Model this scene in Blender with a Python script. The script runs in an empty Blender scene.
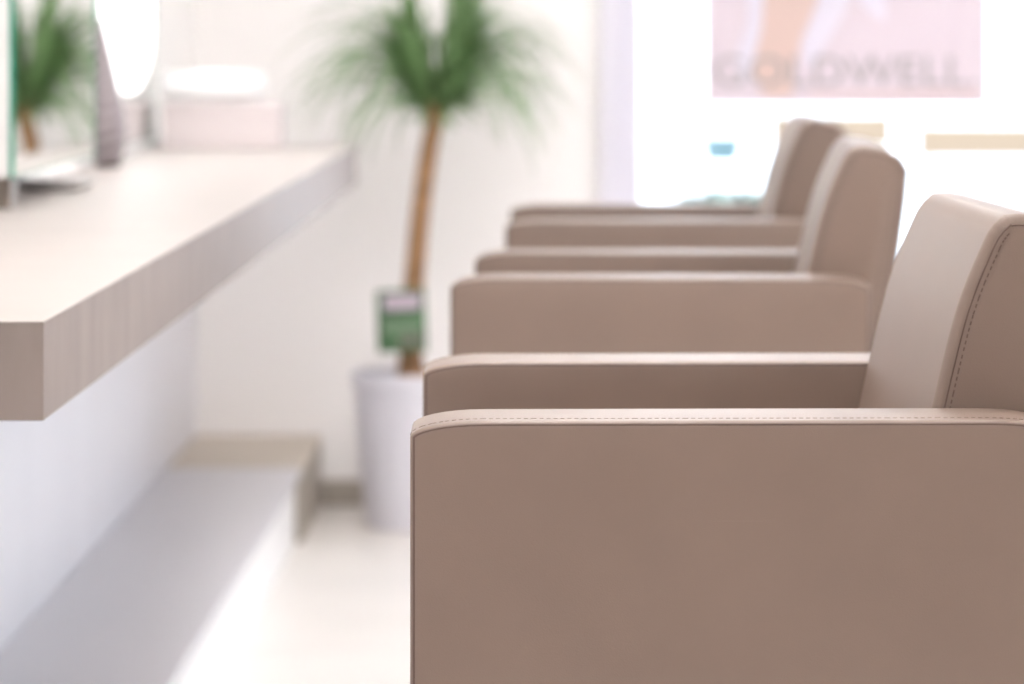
import bpy, bmesh, math, random
from mathutils import Vector, Matrix
random.seed(7)
C = bpy.context.scene.collection
PI = math.pi

# ---------------------------------------------------------------- camera constants
F = 3906.0          # focal length in pixels of the 1024 wide frame
VX, VY = 570.0, 25.0   # where the level line of sight meets the frame
CZ = 1.106          # height of the lens above the floor (metres)
WALL_Y = 9.0        # far wall
WALL_X = -0.862     # left wall

# ---------------------------------------------------------------- materials
def mat(name, col, rough=0.5, metal=0.0, bump=0.0, bscale=200.0, var=0.0, vscale=8.0, spec=0.5,
        stretch=(1, 1, 1), coat=0.0, trans=0.0, sheen=0.0):
    m = bpy.data.materials.new(name); m.use_nodes = True
    nt = m.node_tree; b = nt.nodes['Principled BSDF']
    b.inputs['Base Color'].default_value = (*col, 1)
    b.inputs['Roughness'].default_value = rough
    b.inputs['Metallic'].default_value = metal
    b.inputs['Specular IOR Level'].default_value = spec
    b.inputs['Coat Weight'].default_value = coat
    b.inputs['Sheen Weight'].default_value = sheen
    tc = nt.nodes.new('ShaderNodeTexCoord'); mp = nt.nodes.new('ShaderNodeMapping')
    mp.inputs['Scale'].default_value = stretch
    nt.links.new(tc.outputs['Object'], mp.inputs['Vector'])
    if var:
        n = nt.nodes.new('ShaderNodeTexNoise'); n.inputs['Scale'].default_value = vscale
        n.inputs['Detail'].default_value = 5
        nt.links.new(mp.outputs[0], n.inputs['Vector'])
        r = nt.nodes.new('ShaderNodeValToRGB')
        r.color_ramp.elements[0].position = 0.3; r.color_ramp.elements[1].position = 0.7
        r.color_ramp.elements[0].color = (*[c * (1 - var) for c in col], 1)
        r.color_ramp.elements[1].color = (*[min(1, c * (1 + var)) for c in col], 1)
        nt.links.new(n.outputs['Fac'], r.inputs[0]); nt.links.new(r.outputs[0], b.inputs['Base Color'])
    if bump:
        n = nt.nodes.new('ShaderNodeTexNoise'); n.inputs['Scale'].default_value = bscale
        nt.links.new(tc.outputs['Object'], n.inputs['Vector'])
        bp = nt.nodes.new('ShaderNodeBump'); bp.inputs['Strength'].default_value = bump
        bp.inputs['Distance'].default_value = 0.001
        nt.links.new(n.outputs['Fac'], bp.inputs['Height']); nt.links.new(bp.outputs[0], b.inputs['Normal'])
    return m

def emis(name, col, s):
    m = bpy.data.materials.new(name); m.use_nodes = True
    b = m.node_tree.nodes['Principled BSDF']
    b.inputs['Base Color'].default_value = (0.9, 0.9, 0.9, 1)
    b.inputs['Emission Color'].default_value = (*col, 1); b.inputs['Emission Strength'].default_value = s
    return m

def striped(name, c1, c2, scale, direction='Z', rough=0.35, distort=1.5):
    m = mat(name, c1, rough)
    nt = m.node_tree; b = nt.nodes['Principled BSDF']
    tc = nt.nodes.new('ShaderNodeTexCoord'); mp = nt.nodes.new('ShaderNodeMapping')
    mp.inputs['Rotation'].default_value = (0, 0.35, 0)
    w = nt.nodes.new('ShaderNodeTexWave'); w.bands_direction = direction
    w.inputs['Scale'].default_value = scale; w.inputs['Distortion'].default_value = distort
    r = nt.nodes.new('ShaderNodeValToRGB')
    r.color_ramp.elements[0].color = (*c1, 1); r.color_ramp.elements[1].color = (*c2, 1)
    r.color_ramp.elements[0].position = 0.35; r.color_ramp.elements[1].position = 0.65
    nt.links.new(tc.outputs['Object'], mp.inputs[0]); nt.links.new(mp.outputs[0], w.inputs['Vector'])
    nt.links.new(w.outputs['Fac'], r.inputs[0]); nt.links.new(r.outputs[0], b.inputs['Base Color'])
    return m

def sheet(name, col, transl):
    """thin printed film: diffuse plus light coming through from behind"""
    m = bpy.data.materials.new(name); m.use_nodes = True
    nt = m.node_tree; nt.nodes.clear()
    o = nt.nodes.new('ShaderNodeOutputMaterial'); mx = nt.nodes.new('ShaderNodeMixShader')
    d = nt.nodes.new('ShaderNodeBsdfDiffuse'); t = nt.nodes.new('ShaderNodeBsdfTranslucent')
    d.inputs[0].default_value = (*col, 1); t.inputs[0].default_value = (*col, 1)
    mx.inputs[0].default_value = transl
    nt.links.new(d.outputs[0], mx.inputs[1]); nt.links.new(t.outputs[0], mx.inputs[2])
    nt.links.new(mx.outputs[0], o.inputs[0])
    return m

def window_glass(name):
    m = bpy.data.materials.new(name); m.use_nodes = True
    nt = m.node_tree; nt.nodes.clear()
    o = nt.nodes.new('ShaderNodeOutputMaterial'); mx = nt.nodes.new('ShaderNodeMixShader')
    t = nt.nodes.new('ShaderNodeBsdfTransparent'); g = nt.nodes.new('ShaderNodeBsdfGlossy')
    g.inputs['Roughness'].default_value = 0.02
    fr = nt.nodes.new('ShaderNodeFresnel'); fr.inputs[0].default_value = 1.3
    t.inputs[0].default_value = (0.97, 0.99, 0.99, 1)
    nt.links.new(fr.outputs[0], mx.inputs[0]); nt.links.new(t.outputs[0], mx.inputs[1])
    nt.links.new(g.outputs[0], mx.inputs[2]); nt.links.new(mx.outputs[0], o.inputs[0])
    return m

M = dict(
    leather=mat('taupe_leather', (0.212, 0.153, 0.122), 0.42, bump=0.2, bscale=900, var=0.03, vscale=12, spec=0.62),
    seam=mat('dark_seam', (0.13, 0.085, 0.07), 0.6),
    thread=mat('stitch_thread', (0.17, 0.122, 0.10), 0.7),
    chrome=mat('chrome', (0.8, 0.8, 0.82), 0.15, metal=1.0),
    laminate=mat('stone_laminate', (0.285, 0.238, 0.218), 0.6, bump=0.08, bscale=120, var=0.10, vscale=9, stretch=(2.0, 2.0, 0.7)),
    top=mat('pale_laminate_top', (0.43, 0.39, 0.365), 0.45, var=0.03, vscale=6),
    wall=mat('wall_paint', (0.92, 0.895, 0.885), 0.8, bump=0.05, bscale=60),
    wallleft=mat('glossy_white_panelling', (0.70, 0.69, 0.73), 0.4, var=0.02, vscale=3, stretch=(1, 2.5, 0.1)),  # white wall toned down and bluish, for the shade under the counter
    ceiling=mat('ceiling_paint', (0.85, 0.84, 0.82), 0.9),
    floor=mat('pale_floor_tile', (0.78, 0.74, 0.70), 0.4, var=0.03, vscale=3),
    base=mat('taupe_baseboard', (0.40, 0.36, 0.31), 0.6),
    frame=mat('white_window_frame', (0.72, 0.70, 0.78), 0.35),
    sidewall=mat('grey_beige_wall_paint', (0.58, 0.56, 0.56), 0.8),
    nearwall=mat('brown_wall_paint', (0.22, 0.17, 0.14), 0.7),
    white=mat('white_lacquer', (0.86, 0.85, 0.85), 0.35),
    mirror=mat('mirror_silver', (0.93, 0.95, 0.94), 0.015, metal=1.0),
    glassedge=mat('green_glass_edge', (0.03, 0.33, 0.22), 0.15),
    towel=mat('white_towel', (0.90, 0.90, 0.90), 0.95, bump=0.8, bscale=350),
    pinkbox=mat('pale_pink_card', (0.62, 0.555, 0.555), 0.7),
    pot=mat('white_pot_plastic', (0.74, 0.73, 0.79), 0.4),
    soil=mat('dark_soil', (0.05, 0.03, 0.02), 0.95, bump=1, bscale=150, var=0.4, vscale=60),
    bark=mat('brown_bark', (0.30, 0.165, 0.08), 0.85, bump=1.0, bscale=90, var=0.3, vscale=25, stretch=(1, 1, 3)),
    leaf=mat('palm_leaf_green', (0.19, 0.32, 0.13), 0.5, var=0.35, vscale=6),
    leaf2=mat('palm_leaf_pale', (0.15, 0.27, 0.10), 0.5, var=0.3, vscale=6),
    tag=mat('green_card', (0.06, 0.14, 0.06), 0.45, var=0.5, vscale=35),
    tagpic=mat('lilac_print', (0.48, 0.40, 0.47), 0.5, var=0.2, vscale=60),
    tagtext=mat('pale_green_print', (0.22, 0.32, 0.21), 0.5),
    taglow=mat('brown_grey_print', (0.22, 0.20, 0.17), 0.5),
    platform=mat('pale_grey_platform', (0.56, 0.545, 0.57), 0.3),
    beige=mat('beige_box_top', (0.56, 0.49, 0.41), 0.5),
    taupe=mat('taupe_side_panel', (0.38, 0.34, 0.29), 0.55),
    cone=striped('grey_zebra_stripe', (0.10, 0.08, 0.085), (0.46, 0.41, 0.43), 14),
    dark=mat('dark_base', (0.12, 0.10, 0.10), 0.5),
    lamp=emis('lit_panel', (1, 0.99, 0.98), 0.9),  # emission for the added panel on the farther mirror
    ceillamp=emis('lit_diffuser', (1, 0.965, 0.95), 10.5),
    dish=mat('white_glazed_dish', (0.85, 0.85, 0.86), 0.15),  # white for the added disc under the nearer mirror
    bracket=mat('taupe_metal', (0.25, 0.21, 0.18), 0.4, metal=0.3),
    glass=window_glass('clear_pane'),
    poster=sheet('pink_poster_film', (0.74, 0.655, 0.70), 0.2),
    skin=sheet('peach_print', (0.76, 0.59, 0.54), 0.2),
    pale=sheet('pale_lilac_print', (0.80, 0.76, 0.85), 0.2),
    ink=sheet('grey_ink', (0.40, 0.38, 0.38), 0.2),
    rose=sheet('rose_print', (0.74, 0.60, 0.60), 0.2),
    street=mat('pale_street', (0.62, 0.61, 0.60), 0.9, var=0.05, vscale=2),
    outwall=mat('white_render', (0.85, 0.86, 0.87), 0.9),
    hedge=mat('hedge_green', (0.11, 0.145, 0.11), 0.8, var=0.3, vscale=10),
    yellow=mat('yellow_orange_paint', (0.200, 0.136, 0.085), 0.6),
    blue=mat('light_blue_plastic', (0.07, 0.115, 0.125), 0.5),
    tyre=mat('dark_tyre', (0.05, 0.05, 0.06), 0.8),
    violet=mat('violet_grey_paint', (0.42, 0.42, 0.60), 0.5),
)

# ---------------------------------------------------------------- helpers
def link(name, bm, m, parent=None, smooth=False, kind=None, mats=None):
    me = bpy.data.meshes.new(name)
    bmesh.ops.recalc_face_normals(bm, faces=bm.faces)
    bm.to_mesh(me); bm.free()
    for x in (mats or [m]): me.materials.append(x)
    if smooth:
        for p in me.polygons: p.use_smooth = True
        me.set_sharp_from_angle(angle=math.radians(40))
    o = bpy.data.objects.new(name, me); C.objects.link(o)
    if parent: o.parent = parent
    if kind: o['kind'] = kind
    return o

def tag(o, label, cat, group=None):
    o['label'] = label; o['category'] = cat
    if group: o['group'] = group
    return o

def thing(name, loc, label, cat, group=None, rz=0):
    o = bpy.data.objects.new(name, None); C.objects.link(o)
    o.location = loc; o.rotation_euler = (0, 0, rz)
    return tag(o, label, cat, group)

def box(bm, x0, x1, y0, y1, z0, z1, bev=0.0, seg=2):
    r = bmesh.ops.create_cube(bm, size=1)
    vs = r['verts']
    for v in vs:
        v.co = Vector((x0 if v.co.x < 0 else x1, y0 if v.co.y < 0 else y1, z0 if v.co.z < 0 else z1))
    if bev:
        es = list({e for v in vs for e in v.link_edges})
        bmesh.ops.bevel(bm, geom=es, offset=bev, segments=seg, affect='EDGES', profile=0.5)
    return bm

def B(*a, **k):
    return box(bmesh.new(), *a, **k)

def tube(bm, pts, rad, n=8, closed=False, cap=True):
    pts = [Vector(p) for p in pts]; N = len(pts); rings = []
    rs = rad if isinstance(rad, (list, tuple)) else [rad] * N
    prev = None
    for i, p in enumerate(pts):
        a = pts[(i - 1) % N] if (closed or i > 0) else p
        b = pts[(i + 1) % N] if (closed or i < N - 1) else p
        t = (b - a).normalized()
        if prev is None:
            u = t.orthogonal().normalized()
        else:
            u = (prev - t * prev.dot(t)).normalized()
        prev = u; w = t.cross(u)
        rings.append([bm.verts.new(p + (u * math.cos(2 * PI * k / n) + w * math.sin(2 * PI * k / n)) * rs[i]) for k in range(n)])
    for i in range(N if closed else N - 1):
        A, Bb = rings[i], rings[(i + 1) % N]
        for k in range(n):
            bm.faces.new((A[k], A[(k + 1) % n], Bb[(k + 1) % n], Bb[k]))
    if cap and not closed:
        bm.faces.new(rings[0]); bm.faces.new(rings[-1])
    return bm

def lathe(prof, n=48, lean=(0, 0)):
    bm = bmesh.new(); rings = []
    z0, z1 = prof[0][1], prof[-1][1]
    for r, z in prof:
        ox = lean[0] * (z - z0); oy = lean[1] * (z - z0)
        rings.append([bm.verts.new((ox + r * math.cos(2 * PI * k / n), oy + r * math.sin(2 * PI * k / n), z)) for k in range(n)])
    for A, Bb in zip(rings, rings[1:]):
        for k in range(n):
            bm.faces.new((A[k], A[(k + 1) % n], Bb[(k + 1) % n], Bb[k]))
    bm.faces.new(rings[0]); bm.faces.new(rings[-1])
    return bm

def offset_loop(loop, d):
    """inward offset of a closed convex 2D loop (counter-clockwise)"""
    N = len(loop); out = []
    for i in range(N):
        a, p, b = Vector(loop[i - 1]), Vector(loop[i]), Vector(loop[(i + 1) % N])
        t = (b - a).normalized(); nrm = Vector((-t.y, t.x))
        out.append(p + nrm * d)
    return out

def slab(loop, y0, y1, r, puff=0.003, seg=5):
    """XZ outline swept along Y with edges rounded by r and faintly puffed faces"""
    bm = bmesh.new(); rings = []
    prof = []
    for k in range(seg + 1):
        a = PI / 2 * k / seg
        prof.append((r * (1 - math.sin(a)), y0 + r * (1 - math.cos(a))))
    prof2 = [(d, y1 - (y - y0)) for d, y in prof[::-1]]
    full = prof + prof2
    cx = sum(p[0] for p in loop) / len(loop); cz = sum(p[1] for p in loop) / len(loop)
    def inner(fac, y):
        base = offset_loop(loop, r)
        return [bm.verts.new((cx + (p.x - cx) * fac, y, cz + (p.y - cz) * fac)) for p in base]
    for f_ in (.1, .25, .4, .55, .7, .82, .92): rings.append(inner(f_, y0 - puff * (1 - f_ ** 4)))
    for d, y in full:
        rings.append([bm.verts.new((p.x, y, p.y)) for p in offset_loop(loop, d)])
    for f_ in (.92, .82, .7, .55, .4, .25, .1): rings.append(inner(f_, y1 + puff * (1 - f_ ** 4)))
    n = len(loop)
    for A, Bb in zip(rings, rings[1:]):
        for k in range(n):
            bm.faces.new((A[k], A[(k + 1) % n], Bb[(k + 1) % n], Bb[k]))
    bm.faces.new(rings[0]); bm.faces.new(rings[-1])
    return bm

def arc(cx, cz, rx, rz, a0, a1, n):
    return [(cx + rx * math.cos(a0 + (a1 - a0) * k / n), cz + rz * math.sin(a0 + (a1 - a0) * k / n)) for k in range(n + 1)]

def dense(poly, step=0.03):
    out = []
    for i, p in enumerate(poly):
        q = poly[(i + 1) % len(poly)]
        d = math.dist(p, q); n = max(1, int(d / step))
        for k in range(n):
            out.append((p[0] + (q[0] - p[0]) * k / n, p[1] + (q[1] - p[1]) * k / n))
    return out

def catmull(pts, n=8):
    out = []
    P = [Vector(p) for p in pts]; P = [P[0] * 2 - P[1]] + P + [P[-1] * 2 - P[-2]]
    for i in range(1, len(P) - 2):
        for k in range(n):
            t = k / n
            a, b, c, d = P[i - 1], P[i], P[i + 1], P[i + 2]
            out.append(0.5 * ((2 * b) + (c - a) * t + (2 * a - 5 * b + 4 * c - d) * t * t + (3 * b - a - 3 * c + d) * t ** 3))
    out.append(P[-2]); return out

def at(px, py, D):
    return Vector(((px - VX) / F * D, D, CZ - (py - VY) / F * D))

# ---------------------------------------------------------------- room
def structure(name, bm, m, parent=None, **k): return link(name, bm, m, parent, kind='structure', **k)
RX, BY, H = 3.2, -2.2, 2.6
WX0, WX1, WZ0, WZ1 = 0.164, 3.0, 0.10, 2.35
structure('floor', B(WALL_X - .15, RX + .15, BY - .15, WALL_Y + .12, -0.1, 0), M['floor'])
structure('ceiling', B(WALL_X - .15, RX + .15, BY - .15, WALL_Y + .12, H, H + .1), M['ceiling'])
structure('wall_left', B(WALL_X - .12, WALL_X, BY, WALL_Y, 0, H), M['wall'])
structure('trim_1', B(WALL_X, WALL_X + .0015, BY, WALL_Y, 0, .7705), M['wallleft'])  # thin sheet over the lower wall; under-counter shade is put into its colour
structure('wall_right', B(RX, RX + .12, BY, WALL_Y, 0, H), M['sidewall'])
structure('wall_near', B(WALL_X - .12, RX + .12, BY - .12, BY, 0, H), M['nearwall'])
bm = bmesh.new()
box(bm, WALL_X - .12, WX0 - .095, WALL_Y, WALL_Y + .12, 0, H)
box(bm, WX1 + .06, RX + .12, WALL_Y, WALL_Y + .12, 0, H)
box(bm, WX0 - .095, WX1 + .06, WALL_Y, WALL_Y + .12, 0, WZ0 - .05)
box(bm, WX0 - .095, WX1 + .06, WALL_Y, WALL_Y + .12, WZ1 + .06, H)
structure('wall_far', bm, M['wall'])
structure('baseboard_far', B(-0.572, WX0 - .095, WALL_Y - .012, WALL_Y, 0, 0.058, bev=.003), M['base'])
# shop window: stepped frame and one large pane
bm = bmesh.new()
box(bm, WX0 - .095, WX0 - .050, WALL_Y - .03, WALL_Y + .12, WZ0 - .05, WZ1 + .06, bev=.004)
box(bm, WX0 - .050, WX0, WALL_Y + .01, WALL_Y + .10, WZ0 - .05, WZ1 + .06, bev=.004)
box(bm, WX1, WX1 + .06, WALL_Y, WALL_Y + .12, WZ0 - .05, WZ1 + .06, bev=.004)
box(bm, WX0, WX1, WALL_Y, WALL_Y + .12, WZ0 - .05, WZ0, bev=.004)
box(bm, WX0, WX1, WALL_Y, WALL_Y + .12, WZ1, WZ1 + .06, bev=.004)
win = structure('window_1', bm, M['frame'])
structure('window_pane', B(WX0, WX1, WALL_Y + .05, WALL_Y + .056, WZ0, WZ1), M['glass'], win)

# ---------------------------------------------------------------- styling chairs
ARM_Z = CZ - 399 * 2.9 / F           # top edge of the arms
AL, AT, TW = 0.488, 0.097, 0.606     # arm length, arm thickness, overall width
ARM_H = 0.215
def arm_outline():
    x0, x1, z1, z0 = -AL / 2, AL / 2, ARM_Z + .002, ARM_Z - ARM_H
    rx, rz = .055, .012
    l = []
    l += arc(x1 - rx, z1 - rz, rx, rz, 0, PI / 2, 8)
    l += [(x1 - rx - (x1 - x0 - 2 * rx) * k / 10, z1) for k in range(1, 10)]
    l += arc(x0 + rx, z1 - rz, rx, rz, PI / 2, PI, 8)
    l += [(x0, z1 - rz - .05 * k) for k in range(1, 4)]
    l += arc(x0 + .015, z0 + .015, .015, .015, PI, 1.5 * PI, 4)
    l += [(x0 + .015 + (x1 - x0 - .03) * k / 6, z0) for k in range(1, 6)]
    l += arc(x1 - .015, z0 + .015, .015, .015, 1.5 * PI, 2 * PI, 4)
    l += [(x1, z0 + .03 + .045 * k) for k in range(1, 4)]
    return l

def back_outline():
    Z = ARM_Z
    front = catmull([(.118, Z - .21), (.150, Z - .10), (.172, Z + .0), (.192, Z + .08), (.213, Z + .132), (.221, Z + .145)], 5)
    top = catmull([(.229, Z + .1525), (.245, Z + .153), (.268, Z + .148), (.286, Z + .138)], 4)
    back = catmull([(.294, Z + .124), (.290, Z + .08), (.278, Z + .0), (.252, Z - .12), (.225, Z - .21)], 5)
    loop = [(p.x, p.y) for p in (Vector((a[0], a[1])) for a in front + top + back)]
    return loop[::-1] if area(loop) < 0 else loop
def area(l): return sum(l[i - 1][0] * l[i][1] - l[i][0] * l[i - 1][1] for i in range(len(l))) / 2

def stitches(bm, pts, r=.0007, dash=.0030, gap=.0022):
    pts = [Vector(p) for p in pts]; acc = 0.0
    for a, b in zip(pts, pts[1:]):
        L = (b - a).length; t = -acc
        while t < L:
            s, e = max(t, 0), min(t + dash, L)
            if e - s > .001:
                tube(bm, [a.lerp(b, s / L), a.lerp(b, e / L)], r, 4)
            t += dash + gap
        acc = L - (t - dash - gap) if False else 0.0
    return bm

def make_chair(label):
    t = thing('styling_chair', (0, 0, 0), label, 'chair', 'taupe styling chairs in a row')
    ol = arm_outline()
    for s in (-1, 1):
        yc = s * (TW / 2 - AT / 2); ya, yb = yc - AT / 2, yc + AT / 2
        a = link('armrest', slab(ol, ya, yb, .0055, .0025), M['leather'], t, smooth=True)
        for yy, d in ((ya + .0012, .0030), (yb - .0012, .0030)):
            link('seam', tube(bmesh.new(), [(p.x, yy, p.y) for p in offset_loop(ol, d)], .0012, 6, closed=True), M['seam'], a, smooth=True)
        n8 = 9
        topline = [p for p in ol if p[1] > ARM_Z - .012]
        for yy in ((ya + .017,) if s < 0 else (yb - .017,)):
            link('stitching', stitches(bmesh.new(), [(p[0], yy, p[1] - .0001) for p in topline], r=.0006), M['thread'], a)
    bl = dense(back_outline(), .02)
    hw = TW / 2 - AT - .002
    def taper(x, y, z):
        # the sides turn inward towards the rear of the backrest
        rear = .278 + (z - ARM_Z) * .13
        u = max(0, min(1, (x - (rear - .026)) / .026))
        return (x, y * (1 - .075 * u), z)
    bm = slab(bl, -hw, hw, .009, .003, seg=7)
    for v in bm.verts: v.co = Vector(taper(*v.co))
    b = link('backrest', bm, M['leather'], t, smooth=True)
    for s in (-1, 1):
        yy = s * (hw + .0000)
        lp = offset_loop(bl, .0085)
        link('seam', tube(bmesh.new(), [taper(p.x, yy, p.y) for p in lp], .0007, 6, closed=True), M['seam'], b, smooth=True)
        lp = offset_loop(bl, .0125)
        fr = [(p.x, s * (hw + .0012), p.y) for p in lp if p.y > ARM_Z - .05]
        fr = sorted([q for q in fr if q[0] < .235 and q[2] < ARM_Z + .142], key=lambda q: q[2])
        link('stitching', stitches(bmesh.new(), fr, r=.0008), M['seam'], b)
    # seat cushion, under-frame, hydraulic column, round base plate, footrest (below the picture)
    sw = TW / 2 - AT - .002
    link('seat', B(-.235, .145, -sw, sw, ARM_Z - .165, ARM_Z - .065, bev=.022, seg=4), M['leather'], t, smooth=True)
    link('seat_frame', B(-.20, .20, -sw - .01, sw + .01, ARM_Z - .235, ARM_Z - .166, bev=.01), M['leather'], t)
    link('column', lathe([(.034, .03), (.034, .28), (.026, .285), (.026, ARM_Z - .234)], 32), M['chrome'], t, smooth=True)
    link('base_plate', lathe([(.27, 0), (.27, .008), (.255, .014), (.05, .028), (.05, .035)], 64), M['chrome'], t, smooth=True)
    fr = bmesh.new()
    for y in (-.09, .09):
        tube(fr, catmull([(-.02, y * .3, .27), (-.15, y, .26), (-.26, y, .22), (-.31, y, .20)], 6), .010, 10)
    tube(fr, [(-.31, -.16, .20), (-.31, .16, .20)], .014, 12)
    link('footrest', fr, M['chrome'], t, smooth=True)
    return t

def dup(root):
    r = root.copy(); C.objects.link(r)
    for ch in list(root.children):
        c = ch.copy(); C.objects.link(c); c.parent = r
        for g in list(ch.children):
            d = g.copy(); C.objects.link(d); d.parent = c
    return r

def place(o, front_px, D, deg):
    """near outer face of the chair at distance D, front of that arm at front_px"""
    X = (front_px - VX) / F * D
    a = math.radians(deg)
    loc = Vector((AL / 2, TW / 2, 0)); loc.rotate(Matrix.Rotation(a, 3, 'Z'))
    o.location = (X + loc.x, D + loc.y, 0); o.rotation_euler = (0, 0, a)

chair = make_chair('taupe leather styling chair nearest the camera, sharp stitching, cropped at right')
c2 = dup(chair); c3 = dup(chair)
c2['label'] = 'taupe leather styling chair in the middle of the row, between the nearest and farthest'
c3['label'] = 'farthest taupe leather styling chair, blurred, closest to the bright window'
place(chair, 410, 2.90, 1.1)
for ch in chair.children:
    if ch.name.startswith('backrest'): ch.location.x = -.022; ch.rotation_euler[2] = math.radians(1.7); ch.location.z = -.003
place(c2, 450, 4.54, -1.8)
place(c3, 505, 5.86, 0.0)
for ch in c3.children:
    if ch.name.startswith('backrest'): ch.location.x = -.012

# ---------------------------------------------------------------- counter along the left wall
CT = CZ - 296.5 * 3.3 / F; CB = CT - 99.3 * 3.3 / F
CX1 = (43.5 - VX) / F * 3.3
cn = thing('styling_counter', ((WALL_X + CX1) / 2, 5.7, CB), 'long pale stone-look counter shelf running along the left wall', 'counter')
def local(o, parent):
    """keep world-space mesh where it is while parenting to an unrotated Empty"""
    o.parent = parent
    o.matrix_parent_inverse = Matrix.Translation(-Vector(parent.location)); return o
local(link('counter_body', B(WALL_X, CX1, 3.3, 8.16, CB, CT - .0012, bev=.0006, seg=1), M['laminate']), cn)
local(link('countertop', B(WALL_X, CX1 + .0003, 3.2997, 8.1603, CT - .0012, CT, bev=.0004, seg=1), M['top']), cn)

# ---------------------------------------------------------------- mirror cabinet above the counter
def mirror_cabinet(xf, y0, y1, z0, label, feet):
    mi = thing('salon_mirror', ((WALL_X + xf) / 2, (y0 + y1) / 2, z0), label, 'mirror')
    local(link('mirror_box', B(WALL_X + .001, xf - .006, y0 + .004, y1 - .004, z0, 2.0, bev=.002), M['white']), mi)
    local(link('mirror_glass', B(xf - .0055, xf - .0002, y0 + .003, y1 - .003, z0 + .003, 1.997), M['mirror']), mi)
    for q in ((y0, y0 + .003, z0, 2.0), (y1 - .003, y1, z0, 2.0), (y0 + .003, y1 - .003, z0, z0 + .003)):
        local(link('glass_edge', B(xf - .006, xf + .0005, *q), M['glassedge']), mi)
    for f0 in feet:
        local(link('foot', B(WALL_X + .005, xf - .01, f0, f0 + .06, CT, z0), M['bracket']), mi)
    return mi
MX = -.749; MY0, MY1 = -MX * F / (VX - 14), -MX * F / (VX - 95)
mirror_cabinet(MX, MY0, MY1, CZ - (178 - VY) / F * MY0, 'nearer salon mirror with a green glass edge, reflecting the palm', [MY0 + .04])
NX = -.846; NY1 = -NX * F / (VX - 155)
m2 = mirror_cabinet(NX, 7.0, NY1, CZ - (137 - VY) / F * NY1, 'farther salon mirror with a glowing white light panel, behind the striped cone', [])
local(link('foot', B(WALL_X + .002, NX - .004, 7.05, NY1 - .05, CT, CZ - (137 - VY) / F * NY1), M['white']), m2)
ly0, ly1, lz0 = 7.08, 7.86, .975
lp = [(y, z) for y, z in arc((ly0 + ly1) / 2, lz0 + .12, (ly1 - ly0) / 2, .12, PI, 2 * PI, 20)] + [(ly1, 1.95), (ly0, 1.95)]
bm = bmesh.new()
A = [bm.verts.new((NX + .0007, y, z)) for y, z in lp]; Bv = [bm.verts.new((NX + .006, y, z)) for y, z in lp]
bm.faces.new(A); bm.faces.new(Bv)
for i in range(len(lp)):
    bm.faces.new((A[i - 1], A[i], Bv[i], Bv[i - 1]))
local(link('light_panel', bm, M['lamp']), m2)  # added glowing panel, put in to make the white patch beside the cone

# ---------------------------------------------------------------- small things on the counter
cy = (CZ - CT) * F / (167 - VY); cx = (108 - VX) / F * cy
k = cy / F
prof = [(r * k, (167 - y) * k - .012) for r, y in ((13, 163), (15, 158), (18, 148), (19.5, 138), (20, 126), (19, 112), (17, 97), (14.5, 82), (12, 67), (9.5, 52), (7, 38), (4.5, 26), (2, 18), (.6, 16))]
tc = thing('cone_ornament', (cx, cy, CT), 'tall grey zebra-striped cone ornament on the counter between the two mirrors', 'ornament')
link('cone', lathe(prof, 32, lean=(-.06, 0)), M['cone'], tc, smooth=True).location = (0, 0, .012)
link('base', lathe([(12 * k, 0), (12.5 * k, .006), (12 * k, .0122)], 32), M['dark'], tc, smooth=True)

cy = (CZ - CT) * F / (190 - VY)
d = thing('dish', (-.785, cy, CT), 'shallow white glazed dish on the counter under the nearer mirror', 'dish')  # added disc, stands in for light through the gap under the mirror
link('bowl', lathe([(.035, 0), (.055, .006), (.066, .016), (.0645, .0165), (.052, .008), (.001, .007)], 48), M['dish'], d, smooth=True)

# pale box with rolled towels at the far end
by = 8.0
x0 = (166 - VX) / F * by; x1 = (282 - VX) / F * by; zt = CZ - (103 - VY) / F * by
bx = thing('storage_box', ((x0 + x1) / 2, by, CT), 'pale pink storage box at the far end of the counter', 'box')
hx = (x1 - x0) / 2
link('box_body', B(-hx, hx, -.075, .075, 0, zt - CT - .022, bev=.004), M['pinkbox'], bx)
link('lid', B(-hx - .002, hx + .002, -.077, .077, zt - CT - .022, zt - CT, bev=.004), M['pinkbox'], bx)
def towel(xc, yc, z, r, L, label, ang):
    bm = bmesh.new(); n = 60; turns = 2.6
    inner = []
    th = .006
    ringpts = []
    for i in range(n * 2):
        a = turns * 2 * PI * i / (n * 2 - 1); rr = r * (.25 + .75 * i / (n * 2 - 1))
        ringpts.append((rr * math.cos(a), rr * math.sin(a)))
    for a0, b0 in ((-L / 2, 0), (L / 2, 1)):
        inner.append([bm.verts.new((a0, x, y)) for x, y in ringpts])
    for i in range(len(ringpts) - 1):
        bm.faces.new((inner[0][i], inner[0][i + 1], inner[1][i + 1], inner[1][i]))
    o = link('rolled_towel', bm, M['towel'], smooth=True)
    so = o.modifiers.new('thick', 'SOLIDIFY'); so.thickness = r * .26; so.offset = -1
    o.location = (xc, yc, z + r); o.rotation_euler = (0, 0, ang)
    return tag(o, label, 'towel', 'white towels on the pink box')
kk = by / F
towel((212 - VX) * kk, by - .034, zt, 17 * kk, 92 * kk, 'white rolled towel on the pink box, nearer to the camera', 0)
towel((218 - VX) * kk, by + .036, zt, 16 * kk, 90 * kk, 'white rolled towel on the pink box, at the back behind the other', 0)

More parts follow.
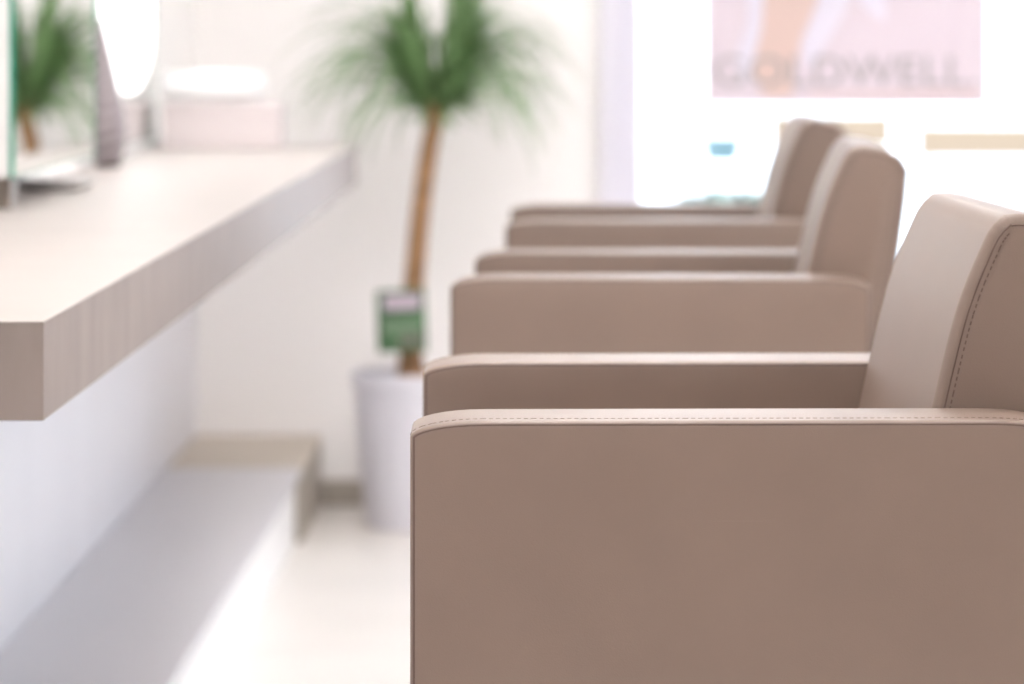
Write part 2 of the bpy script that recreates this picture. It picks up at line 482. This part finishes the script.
# ---------------------------------------------------------------- low platform and box along the left wall
PZ = CZ - .105 * WALL_Y; PX = (321 - VX) / F * WALL_Y
pf = thing('footrest_platform', ((WALL_X + PX) / 2, 5.4, 0), 'long low pale grey platform on the floor under the counter', 'platform')
local(link('plinth', B(WALL_X + .002, PX - .012, 2.6, 8.33, 0, PZ - .02), M['white']), pf)
local(link('platform_top', B(WALL_X + .002, PX, 2.6, 8.34, PZ - .02, PZ, bev=.003), M['platform']), pf)
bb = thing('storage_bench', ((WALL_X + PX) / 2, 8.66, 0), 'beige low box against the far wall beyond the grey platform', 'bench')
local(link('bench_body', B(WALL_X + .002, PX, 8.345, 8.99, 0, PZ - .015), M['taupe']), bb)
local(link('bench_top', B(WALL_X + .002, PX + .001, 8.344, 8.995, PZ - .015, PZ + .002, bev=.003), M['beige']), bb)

# ---------------------------------------------------------------- potted palm
PYD = 8.62; k = PYD / F
pcx = (416 - VX) * k; rimz = CZ - (371 - VY) * k
palm = thing('potted_palm', (pcx, PYD, 0), 'potted ponytail palm with a bare brown trunk in a white pot', 'plant')
prof = [(.105, 0), (.112, .006)]
for i in range(40):
    u = i / 39; z = .01 + u * (rimz - .05)
    prof.append((.112 + .024 * u + .0012 * math.sin(i * PI), z)); prof.append((.1135 + .024 * u, z + .004))
prof += [(.143, rimz - .03), (.143, rimz), (.134, rimz), (.130, rimz - .035)]
link('pot', lathe(prof, 64), M['pot'], palm, smooth=True)
link('soil', lathe([(.129, rimz - .045), (.129, rimz - .03), (.06, rimz - .02), (.001, rimz - .018)], 40), M['soil'], palm, smooth=True)
def L(px, py, dy=0): return Vector(((px - VX) * k - pcx, dy, CZ - (py - VY) * k))
tr = [L(412, 378), L(411, 366), L(411, 345), L(412, 310), L(416, 260), L(422, 200), L(429, 150), L(435, 122), L(438, 108)]
cm = catmull(tr, 6)
rad = []
for i in range(len(cm)):
    u = i / (len(cm) - 1)
    rad.append((8.0 + 4.0 * (1 - u) + 7.5 * math.exp(-u * 12)) * k)
link('trunk', tube(bmesh.new(), cm, rad, 16), M['bark'], palm, smooth=True)
# three short heads on top of the trunk, each with its own tuft of strap leaves
heads = [(L(434, 116), L(413, 62, -.02)), (L(440, 116), L(458, 58, .02)), (L(438, 114), L(440, 90, .03))]
bm = bmesh.new()
for a, b in heads: tube(bm, [a, a.lerp(b, .5) + Vector((0, 0, -.002)), b], [6.5 * k, 5.5 * k, 4.5 * k], 10)
link('branch', bm, M['bark'], palm, smooth=True)

def leaf(bm, base, az, up, ln, droop, w, n=12):
    d = Vector((math.cos(az) * math.cos(up), math.sin(az) * math.cos(up), math.sin(up)))
    side = Vector((-math.sin(az), math.cos(az), 0))
    p = base.copy(); prev = None
    side = (side + Vector((0, 0, random.uniform(-.5, .5)))).normalized()
    for i in range(n + 1):
        u = i / n
        ww = w * (min(1, .5 + 2.5 * u)) * (1 - u ** 2.2) + .0004
        a = bm.verts.new(p - side * ww); c = bm.verts.new(p + Vector((0, 0, -ww * .5))); b = bm.verts.new(p + side * ww)
        if prev:
            bm.faces.new((prev[0], prev[1], c, a)); bm.faces.new((prev[1], prev[2], b, c))
        prev = (a, c, b)
        p = p + d * (ln / n)
        d = (d + Vector((0, 0, -droop / n * (.4 + 1.6 * u)))).normalized()
    return bm
def tuft(name, m, seed, specs):
    random.seed(seed); bm = bmesh.new()
    for base, top, num, azc, azs, up0, up1, l0, l1, d0, d1, w in specs:
        for i in range(num):
            az = azc + random.uniform(-azs, azs)
            b = base.lerp(top, random.random())
            leaf(bm, b, az, random.uniform(up0, up1), random.uniform(l0, l1), random.uniform(d0, d1), w * random.uniform(.7, 1.2))
    return link(name, bm, m, palm, smooth=True)
LH, RH = heads[0], heads[1]
R_ = math.radians
tuft('foliage', M['leaf'], 3, [
    (LH[0], LH[1], 130, PI, 1.5, R_(52), R_(88), .14, .27, .15, .8, .0056),
    (RH[0], RH[1], 140, 0, 1.5, R_(52), R_(88), .15, .30, .15, .8, .0056),
    (heads[2][0], heads[2][1], 90, 0, PI, R_(30), R_(85), .09, .17, .3, 1.2, .005),
    (LH[0], LH[1], 110, PI, 1.6, R_(-10), R_(60), .07, .13, .4, 1.4, .0052),
    (RH[0], RH[1], 110, 0, 1.6, R_(-10), R_(60), .07, .13, .4, 1.4, .0052),
])
tuft('foliage', M['leaf2'], 11, [
    (LH[0], LH[1], 80, PI, 1.2, R_(15), R_(58), .26, .42, 1.7, 3.2, .0036),
    (RH[0], RH[1], 85, 0, 1.2, R_(15), R_(58), .26, .42, 1.7, 3.2, .0036),
    (LH[1], RH[1], 30, 0, PI, R_(35), R_(70), .2, .3, 1.6, 3.0, .0030),
])

# plant tag: green card with picture, tied in front of the trunk
ty = PYD - .06; tk = ty / F
tz = CZ - (321 - VY) * tk
tg = thing('plant_tag', ((401.5 - VX) * tk, ty, tz), 'square green plant tag with a lilac picture hanging on the trunk', 'tag')
tg.rotation_euler = (0, math.radians(-2), math.radians(4))
hw_, hh = 24.5 * tk, 31 * tk
link('card', B(-hw_, hw_, -.001, .001, -hh, hh), M['tag'], tg)
link('picture', B(-hw_ * .72, hw_ * .80, -.002, -.001, hh * .34, hh * .86), M['tagpic'], tg)
bm = bmesh.new()
for i in range(5):
    xx = -hw_ * .75 + i * hw_ * .32
    box(bm, xx, xx + hw_ * .22, -.002, -.001, -hh * .32 - (i % 2) * .006, -hh * .02)
link('print', bm, M['tagtext'], tg)
bm = bmesh.new()
for i in range(4):
    xx = -hw_ * .1 + i * hw_ * .27
    box(bm, xx, xx + hw_ * .16, -.002, -.001, -hh * .85, -hh * .45 + (i % 2) * .006)
link('print', bm, M['taglow'], tg)
link('tie', tube(bmesh.new(), [(hw_ * .5, .001, hh * .9), (hw_ * .55, .02, hh * 1.1), (hw_ * .5, .045, hh * 1.15)], .0015, 6), M['bracket'], tg)

# ---------------------------------------------------------------- poster hanging in the window
PD = 8.97; k = PD / F
px0, px1 = (705 - VX) * k, (988 - VX) * k; pz0 = CZ - (105 - VY) * k; pz1 = pz0 + .88
po = thing('poster', ((px0 + px1) / 2, PD, pz0), 'pink poster with large grey capitals hanging in the shop window', 'poster')
pcx2, W2 = (px0 + px1) / 2, (px1 - px0) / 2
link('sheet', B(-W2, W2, 0, .0015, 0, pz1 - pz0), M['poster'], po)
def flat(name, pts, m, y, z_off=0):
    bm = bmesh.new()
    q = [((x - VX) * k - pcx2, (CZ - (yy - VY) * k) - pz0) for x, yy in pts]
    A = [bm.verts.new((x, y, z)) for x, z in q]; Bq = [bm.verts.new((x, y - .0008, z)) for x, z in q]
    bm.faces.new(A); bm.faces.new(Bq)
    for i in range(len(q)): bm.faces.new((A[i - 1], A[i], Bq[i], Bq[i - 1]))
    return link(name, bm, m, po)
flat('peach_print', [(768, -160), (800, -120), (822, -40), (815, 5), (800, 40), (792, 97), (764, 97), (752, 70), (762, 30), (766, -20)], M['skin'], -.0002)
flat('pale_print', [(824, -50), (852, -30), (846, 10), (826, 45), (806, 72), (802, 45), (818, 5)], M['pale'], -.0002)
flat('pale_print', [(744, -60), (765, -20), (761, 30), (750, 70), (742, 92), (735, 60), (748, 20)], M['pale'], -.0002)
flat('pale_print', [(862, -40), (884, -20), (886, 22), (872, 14), (858, 0)], M['pale'], -.0002)
flat('rose_print', [(808, 92), (980, 90), (980, 97.5), (808, 97.5)], M['rose'], -.0002)
cu = bpy.data.curves.new('poster_text', 'FONT'); cu.body = 'GOLDWELL.'; cu.size = 1; cu.extrude = .0; cu.offset = .0
to = bpy.data.objects.new('lettering', cu); C.objects.link(to)
bpy.context.view_layer.update()
dg = bpy.context.evaluated_depsgraph_get()
me = bpy.data.meshes.new_from_object(to.evaluated_get(dg))
bpy.data.objects.remove(to)
xs = [v.co.x for v in me.vertices]; ys = [v.co.y for v in me.vertices]
tx0, tx1 = (714 - VX) * k - pcx2, (976 - VX) * k - pcx2
tz0, tz1 = CZ - (86 - VY) * k - pz0, CZ - (56 - VY) * k - pz0
for v in me.vertices:
    u = (v.co.x - min(xs)) / (max(xs) - min(xs)) if False else 0
x_lo, x_hi, y_lo, y_hi = min(xs), max(xs), min(ys), max(ys)
for v in me.vertices:
    v.co = Vector((tx0 + (v.co.x - x_lo) / (x_hi - x_lo) * (tx1 - tx0), -.0012, tz0 + (v.co.y - y_lo) / (y_hi - y_lo) * (tz1 - tz0)))
me.materials.append(M['ink'])
lo = bpy.data.objects.new('lettering', me); C.objects.link(lo); lo.parent = po
for q in (-W2 * .8, W2 * .8):
    link('cord', tube(bmesh.new(), [(q, .003, pz1 - pz0 - .005), (q, .0, WZ1 - pz0 + .02)], .0015, 6), M['white'], po)

# ---------------------------------------------------------------- the street outside
structure('ground', B(-15, 25, WALL_Y + .12, 60, -.15, -.05), M['street'])
fw = thing('garden_wall', (2.5, 14.1, -.05), 'low white rendered wall outside across the pavement', 'wall')
gz = CZ - (163 - VY) / F * 14
local(link('wall_body', B(-4, 12, 14.0, 14.2, -.05, gz - .04), M['outwall']), fw)
local(link('coping', B(-4, 12, 13.97, 14.23, gz - .04, gz, bev=.01), M['outwall']), fw)
# pale blue tub on the wall
bp_ = thing('planter_tub', ((722 - VX) / F * 14.1, 14.1, gz), 'pale blue tapered tub standing on the white wall outside', 'tub')
kk = 14.1 / F
link('tub', lathe([(16 * kk, 0), (21 * kk, 22 * kk), (22 * kk, 22.5 * kk), (22 * kk, 25 * kk), (20.5 * kk, 25 * kk), (15.5 * kk, 2 * kk)], 32), M['blue'], bp_, smooth=True)
# yellow rail behind
yr = thing('street_barrier', (3.0, 16, -.05), 'yellow-orange street barrier board beyond the white wall outside', 'barrier')
kk = 16 / F
local(link('board', B((918 - VX) * kk, 3.6, 16, 16.04, CZ - (158 - VY) * kk, CZ - (126 - VY) * kk, bev=.006), M['yellow']), yr)
for xx in ((925 - VX) * kk, 2.4, 3.5):
    local(link('post', B(xx, xx + .05, 16.04, 16.09, -.05, CZ - (123 - VY) * kk), M['outwall']), yr)
yb = thing('street_barrier', (.9, 16, -.05), 'short yellow-orange barrier board outside, left of the long one', 'barrier')
local(link('board', B((772 - VX) * kk, (892 - VX) * kk, 16, 16.04, CZ - (146 - VY) * kk, CZ - (115 - VY) * kk, bev=.006), M['yellow']), yb)
for xx in ((776 - VX) * kk, (880 - VX) * kk):
    local(link('post', B(xx, xx + .05, 16.04, 16.09, -.05, CZ - (113 - VY) * kk), M['outwall']), yb)
# low hedge in front of the wall
random.seed(5)
def hedge(x0, x1, y, z0, z1):
    bm = bmesh.new()
    for i in range(1500):
        c = Vector((random.uniform(x0, x1), y + random.uniform(-.16, .16), z0 + (z1 - z0) * random.random() ** .7))
        a = random.uniform(0, 2 * PI); s = random.uniform(.02, .045)
        u = Vector((math.cos(a), math.sin(a), random.uniform(-.6, .6))) * s
        w = Vector((-math.sin(a), math.cos(a), random.uniform(-.6, .6))) * s * .5
        bm.faces.new([bm.verts.new(c - u), bm.verts.new(c + w), bm.verts.new(c + u), bm.verts.new(c - w)])
    box(bm, x0 + .03, x1 - .03, y - .1, y + .1, z0, z1 - .06)
    return link('hedge', bm, M['hedge'])
hz = CZ - (193 - VY) / F * 12.5
tag(hedge(.35, .68, 12.5, -.05, hz), 'clipped green hedge outside below the window, before the white wall', 'hedge')
# house across the street
ho = thing('house', (3, 31, -.05), 'pale house across the street, washed out by daylight', 'building')
local(link('wall', B(-6, 14, 30, 34, -.05, 6), M['outwall']), ho)
for x in (-4, -1, 2, 5, 8):
    f = local(link('window', B(x, x + 1.2, 29.93, 29.99, 1.6, 2.9), M['frame']), ho)
    local(link('pane', B(x + .08, x + 1.12, 29.90, 29.929, 1.68, 2.82), M['violet']), ho)
rf = bmesh.new()
vs = [rf.verts.new(c) for c in ((-6.4, 29.6, 6), (14.4, 29.6, 6), (14.4, 34.4, 6), (-6.4, 34.4, 6), (-5, 32, 7.6), (13, 32, 7.6))]
for f in ((0, 1, 5, 4), (1, 2, 5), (2, 3, 4, 5), (3, 0, 4), (0, 3, 2, 1)): rf.faces.new([vs[i] for i in f])
local(link('roof', rf, M['taupe']), ho)

# ---------------------------------------------------------------- ceiling lamps
for i, (x, y) in enumerate([(.05, 1.2), (.05, 3.7), (.15, 6.6), (2.1, 1.2), (2.1, 3.7), (2.1, 6.9)]):
    lab = ['square ceiling light %s' % s for s in (
        'nearest the counter, behind the first chair', 'above the nearest styling chair', 'above the farthest styling chair',
        'near the right wall at the back of the room', 'near the right wall, middle of three', 'near the right wall by the window')][i]
    t = thing('ceiling_light', (x, y, H), lab, 'ceiling light', 'square ceiling lights')
    link('frame', B(-.31, .31, -.31, .31, -.03, 0, bev=.004), M['white'], t)
    link('diffuser', B(-.29, .29, -.29, .29, -.036, -.0301), M['ceillamp'], t)

# ---------------------------------------------------------------- light
w = bpy.data.worlds.new('sky'); bpy.context.scene.world = w; w.use_nodes = True
nt = w.node_tree; bg = nt.nodes['Background']
bg.inputs[0].default_value = (0.78, 0.87, 1.0, 1); bg.inputs[1].default_value = 2.7
# daylight portal filling the shop window opening
pl = bpy.data.lights.new('window_portal', 'AREA'); pl.shape = 'RECTANGLE'
pl.size = WX1 - WX0; pl.size_y = WZ1 - WZ0; pl.cycles.is_portal = True
plo = bpy.data.objects.new('window_portal', pl); C.objects.link(plo)
plo.location = ((WX0 + WX1) / 2, WALL_Y + .14, (WZ0 + WZ1) / 2); plo.rotation_euler = (-PI / 2, 0, 0)

# ---------------------------------------------------------------- camera
cd = bpy.data.cameras.new('camera'); cam = bpy.data.objects.new('camera', cd); C.objects.link(cam)
cam.location = (0, 0, CZ); cam.rotation_euler = (PI / 2, 0, 0)
cd.sensor_width = 36; cd.sensor_fit = 'HORIZONTAL'; cd.lens = F / 1024 * 36
cd.shift_x = -(VX - 512) / 1024; cd.shift_y = -(342 - VY) / 1024
cd.dof.use_dof = True; cd.dof.focus_distance = 2.93; cd.dof.aperture_fstop = 7.0
cd.clip_start = .05; cd.clip_end = 200
sc = bpy.context.scene; sc.camera = cam
sc.view_settings.view_transform = 'Standard'; sc.view_settings.look = 'None'
sc.view_settings.gamma = 1; sc.view_settings.use_curve_mapping = False
sc.view_settings.exposure = 1.40
sc.cycles.use_denoising = True
sc.cycles.max_bounces = 10; sc.cycles.diffuse_bounces = 6
sc.cycles.sample_clamp_indirect = 8
